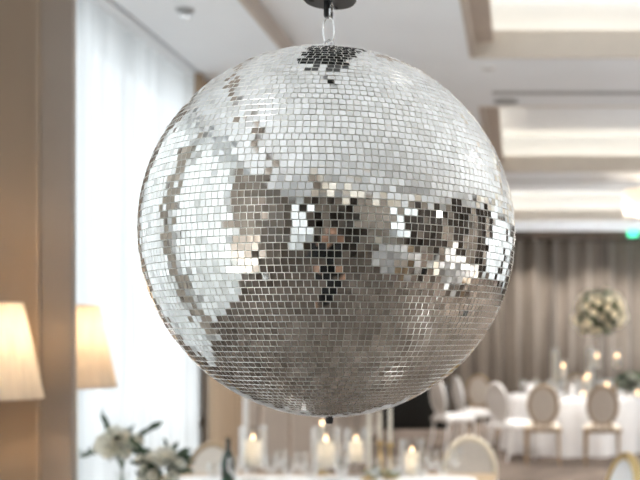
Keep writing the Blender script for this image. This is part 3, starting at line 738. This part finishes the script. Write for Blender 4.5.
MB().box(-.09, .09, -.02, .02, -.13, -.02, .004).build('sign_face', 'exit', t); MB().tube([(0, 0, -.05), (0, 0, 0)], .006, 6).build('hanger', 'black', t)
for x, y, l in ((2.6, 2.9, 'right of the ball, nearer the camera'), (5.6, 5.6, 'by the right wall before the window'), (4.9, 11.2, 'by the right wall between the windows'), (-1.95, -.9, 'at the left wall behind the photographer'),
                (4.6, -2.9, 'in the right rear part of the room'), (1.9, 17.0, 'on the floor before the far drapes')):
    t = thing('fill_uplighter', 'unseen floor light added to brighten the ceiling, '+l, 'light', (x, y, 0), 0, 'added floor fill lights')  # out-of-view lamps added only to lift the ceiling brightness
    MB().lathe([(0, 0), (.09, 0), (.09, .02), (.07, .03), (.085, .16), (.078, .16), (.066, .06), (0, .05)], 24).build('housing', 'black', t)
    l = bpy.data.lights.new('uplight_fill_lamp', 'SPOT'); l.energy = UPL; l.color = (.94, .975, 1.0); l.spot_size = 2.5; l.spot_blend = .8; l.shadow_soft_size = .04
    q = bpy.data.objects.new('uplight_fill_lamp', l); C.objects.link(q); q.location = (0, 0, .17); q.rotation_euler = (PI, 0, 0); q.parent = t
t = thing('pendant_lamp', 'cream drum pendant lamp at right edge below the coffers', 'lamp', (P(646, 0, 12.0).x, 12.0, 3.5))
MB().grid(lambda u, v: (.26*math.cos(2*PI*u), .26*math.sin(2*PI*u), -.46+.30*v), 40, 2).build('lamp_shade', 'pend', t, ang=3)
MB().tube([(0, 0, 0), (0, 0, -.3)], .006, 6).build('cord', 'brass', t)
MB().lathe([(0, -.38), (.03, -.36), (.03, -.32), (0, -.29)], 12).build('bulb', 'porcelain', t); point('pendant_light', (0, 0, -.36), 2.2, (1, .84, .66), .05, t)
t = thing('bar_counter', 'low black bar counter standing before the far left drapes', 'bar', (-1.75, 17.3, 0))
MB().box(-.55, .55, -.3, .3, 0, .70, .01).build('body', 'black', t); MB().box(-.58, .58, -.33, .33, .70, .74, .008).build('countertop', 'blackrub', t)
t = thing('spotlight', 'bright white spotlight on a tripod to the right of the photographer', 'light', (2.02, .29, 0))
MB().tube([(0, 0, .55), (0, 0, 1.84)], .013, 10).build('pole', 'black', t)
for k in range(3):
    a = 2*PI*k/3+.4; MB().tube([(0, 0, .75), (.38*math.cos(a), .38*math.sin(a), 0)], .010, 8).build('leg', 'black', t)
hd = MB().lathe([(.165, -.02), (.17, .0), (.12, .07), (.04, .12), (0, .12)], 28).build('lamp_head', 'black', t, loc=(0, 0, 1.94))
aim(hd, Vector((2.02+.25, .29-1.345, .2)))
ln = MB().lathe([(0, -.014), (.16, -.012), (.16, -.008), (0, -.008)], 28).build('lens', 'led', hd)

# ------------------------------------------------------------------ photographer (reflected in the tiles)
def skin(name, chains, m, parent=None, sub=1, extra=None):
    """chains: list of [(co, radius), ...]; shared coordinates merge into one body"""
    me = bpy.data.meshes.new(name); V = []; R = []; E = []; idx = {}
    for ch in chains:
        p = None
        for co, r in ch:
            k = tuple(round(c, 4) for c in co)
            if k not in idx: idx[k] = len(V); V.append(co); R.append(r)
            if p is not None: E.append((p, idx[k]))
            p = idx[k]
    me.from_pydata(V, E, [])
    o = bpy.data.objects.new(name, me); C.objects.link(o); s = o.modifiers.new('s', 'SKIN'); s.use_smooth_shade = True
    for i, r in enumerate(R):
        rr = r if hasattr(r, '__len__') else (r, r); me.skin_vertices[0].data[i].radius = rr
        me.skin_vertices[0].data[i].use_root = (i == 0)
    me.materials.append(M[m])
    u = o.modifiers.new('u', 'SUBSURF'); u.levels = sub; u.render_levels = sub
    dg = bpy.context.evaluated_depsgraph_get(); ev = o.evaluated_get(dg); nm = bpy.data.meshes.new_from_object(ev)
    o.modifiers.clear(); o.data = nm
    if not nm.materials: nm.materials.append(M[m])
    for p in nm.polygons: p.use_smooth = True
    if parent: o.parent = parent
    return o
PY = -.30
pel = (0, PY, .96)
chains = [[(pel), 0]]
def arm(s):
    sh, el, wr = (s*.175, PY+.0, 1.395), (s*.325, PY+.07, 1.20), (s*.098, PY+.145, 1.47)
    pm = (s*.082, PY+.185, 1.535)
    c = [[((0, PY, 1.40), (.11, .085)), (sh, .062), ((s*.26, PY+.03, 1.30), .05), (el, .043), ((s*.20, PY+.115, 1.35), .037), (wr, .026), (pm, .03)]]
    for k, (dz, L) in enumerate(((.030, .075), (.012, .085), (-.006, .078), (-.024, .062))):
        b0 = (s*.088, PY+.20, 1.575+dz-.02)
        c.append([(pm, .03), (b0, .0105), (b0[0:1][0]-s*.006, b0[1]+L*.35, b0[2]+.004), ] and
                 [(pm, .03), (b0, .0105), ((s*.084, PY+.20+L*.42, b0[2]+.006), .0095), ((s*(.078-.028), PY+.20+L*.52, b0[2]+.006), .0088), ((s*.036, PY+.20+L*.5, b0[2]+.004), .0078)])
    c.append([(pm, .03), ((s*.055, PY+.16, 1.535), .012), ((s*.035, PY+.165, 1.553), .0105), ((s*.028, PY+.172, 1.572), .009)])
    return c
body = [[(pel, (.15, .10)), ((0, PY, 1.10), (.125, .09)), ((0, PY, 1.25), (.145, .10)), ((0, PY, 1.40), (.11, .085)), ((0, PY+.005, 1.475), .052), ((0, PY+.02, 1.53), .058), ((0, PY+.035, 1.59), (.072, .088)), ((0, PY+.03, 1.66), (.075, .092)), ((0, PY+.02, 1.71), (.05, .06))]]
for s_ in (-1, 1):
    body.append([(pel, (.15, .10)), ((s_*.09, PY, .88), .088), ((s_*.10, PY+.01, .68), .07), ((s_*.105, PY+.015, .50), .055), ((s_*.11, PY-.01, .30), .048), ((s_*.115, PY-.02, .09), .034), ((s_*.12, PY+.04, .045), .036), ((s_*.13, PY+.13, .035), .03)])
    body += arm(s_)
per = skin('person', body, 'skin', sub=2)
tag(per, 'person in black shirt and trousers raising a camera, reflected in the mirror tiles', 'person')
sh = [[((0, PY, .93), (.165, .115)), ((0, PY, 1.10), (.145, .108)), ((0, PY, 1.25), (.16, .115)), ((0, PY, 1.40), (.122, .097)), ((0, PY, 1.45), (.075, .065))]]
for s_ in (-1, 1):
    sh.append([((0, PY, 1.40), (.122, .097)), ((s_*.175, PY, 1.395), .074), ((s_*.26, PY+.03, 1.30), .062), ((s_*.325, PY+.07, 1.20), .055), ((s_*.20, PY+.115, 1.35), .048), ((s_*.12, PY+.133, 1.43), .037)])
skin('shirt', sh, 'shirt', per, 2)
tr = [[((0, PY, 1.0), (.152, .107)), ((0, PY, .93), (.165, .115))]]
for s_ in (-1, 1):
    tr.append([((0, PY, .93), (.165, .115)), ((s_*.09, PY, .86), .10), ((s_*.10, PY+.01, .68), .085), ((s_*.105, PY+.015, .50), .07), ((s_*.11, PY-.01, .30), .065), ((s_*.115, PY-.015, .09), .06)])
skin('trousers', tr, 'trouser', per, 2)
def ell(c, r, n=20, m=12, clip=None):
    return MB().lathe([(0 if i in (0, m) else math.sin(PI*i/m), -math.cos(PI*i/m)) for i in range(m+1)], n, Matrix.Translation(c) @ Matrix.Diagonal((*r, 1)))
hr = MB().grid(lambda u, v: (.088*math.sin(PI*.62*v)*math.cos(PI*(u*1.35-.175)), PY+.022-(.108*math.sin(PI*.62*v)*math.sin(PI*(u*1.35-.175))), 1.62+.125*math.cos(PI*.62*v)), 28, 12)
hr.build('hair', 'hair', per, ang=3)
for s_ in (-1, 1):
    ell((s_*.03, PY+.113, 1.628), (.013, .009, .009)).build('eye', 'porcelain', per)
    ell((s_*.078, PY+.03, 1.61), (.010, .018, .03)).build('ear', 'skin', per)
    MB().lathe([(0, 0), (.05, 0), (.05, .02), (.045, .05), (.03, .07), (0, .075)], 20, None, .95, 2.6).build('shoe', 'blackrub', per, loc=(s_*.125, PY+.05, 0))
MB().tube([(0, PY+.118, 1.62), (0, PY+.133, 1.59), (0, PY+.115, 1.578)], [.006, .012, .008], 8).build('nose', 'skin', per)
MB().tube([(-.022, PY+.113, 1.555), (0, PY+.12, 1.557), (.022, PY+.113, 1.555)], .005, 6).build('mouth', 'copper', per)
t = thing('photo_camera', 'black camera held up to the face by the person in black', 'camera', (0, -.09, 1.6))
MB().box(-.068, .068, -.03, .03, -.05, .036, .008).box(-.025, .025, -.028, .026, .036, .06, .006).build('camera_body', 'black', t)
MB().lathe([(0, 0), (.034, 0), (.034, .03), (.038, .035), (.038, .068), (.032, .072), (.030, .060), (0, .058)], 28, Matrix.Rotation(-PI/2, 4, 'X')).build('lens', 'blackrub', t, loc=(0, .008, 0))
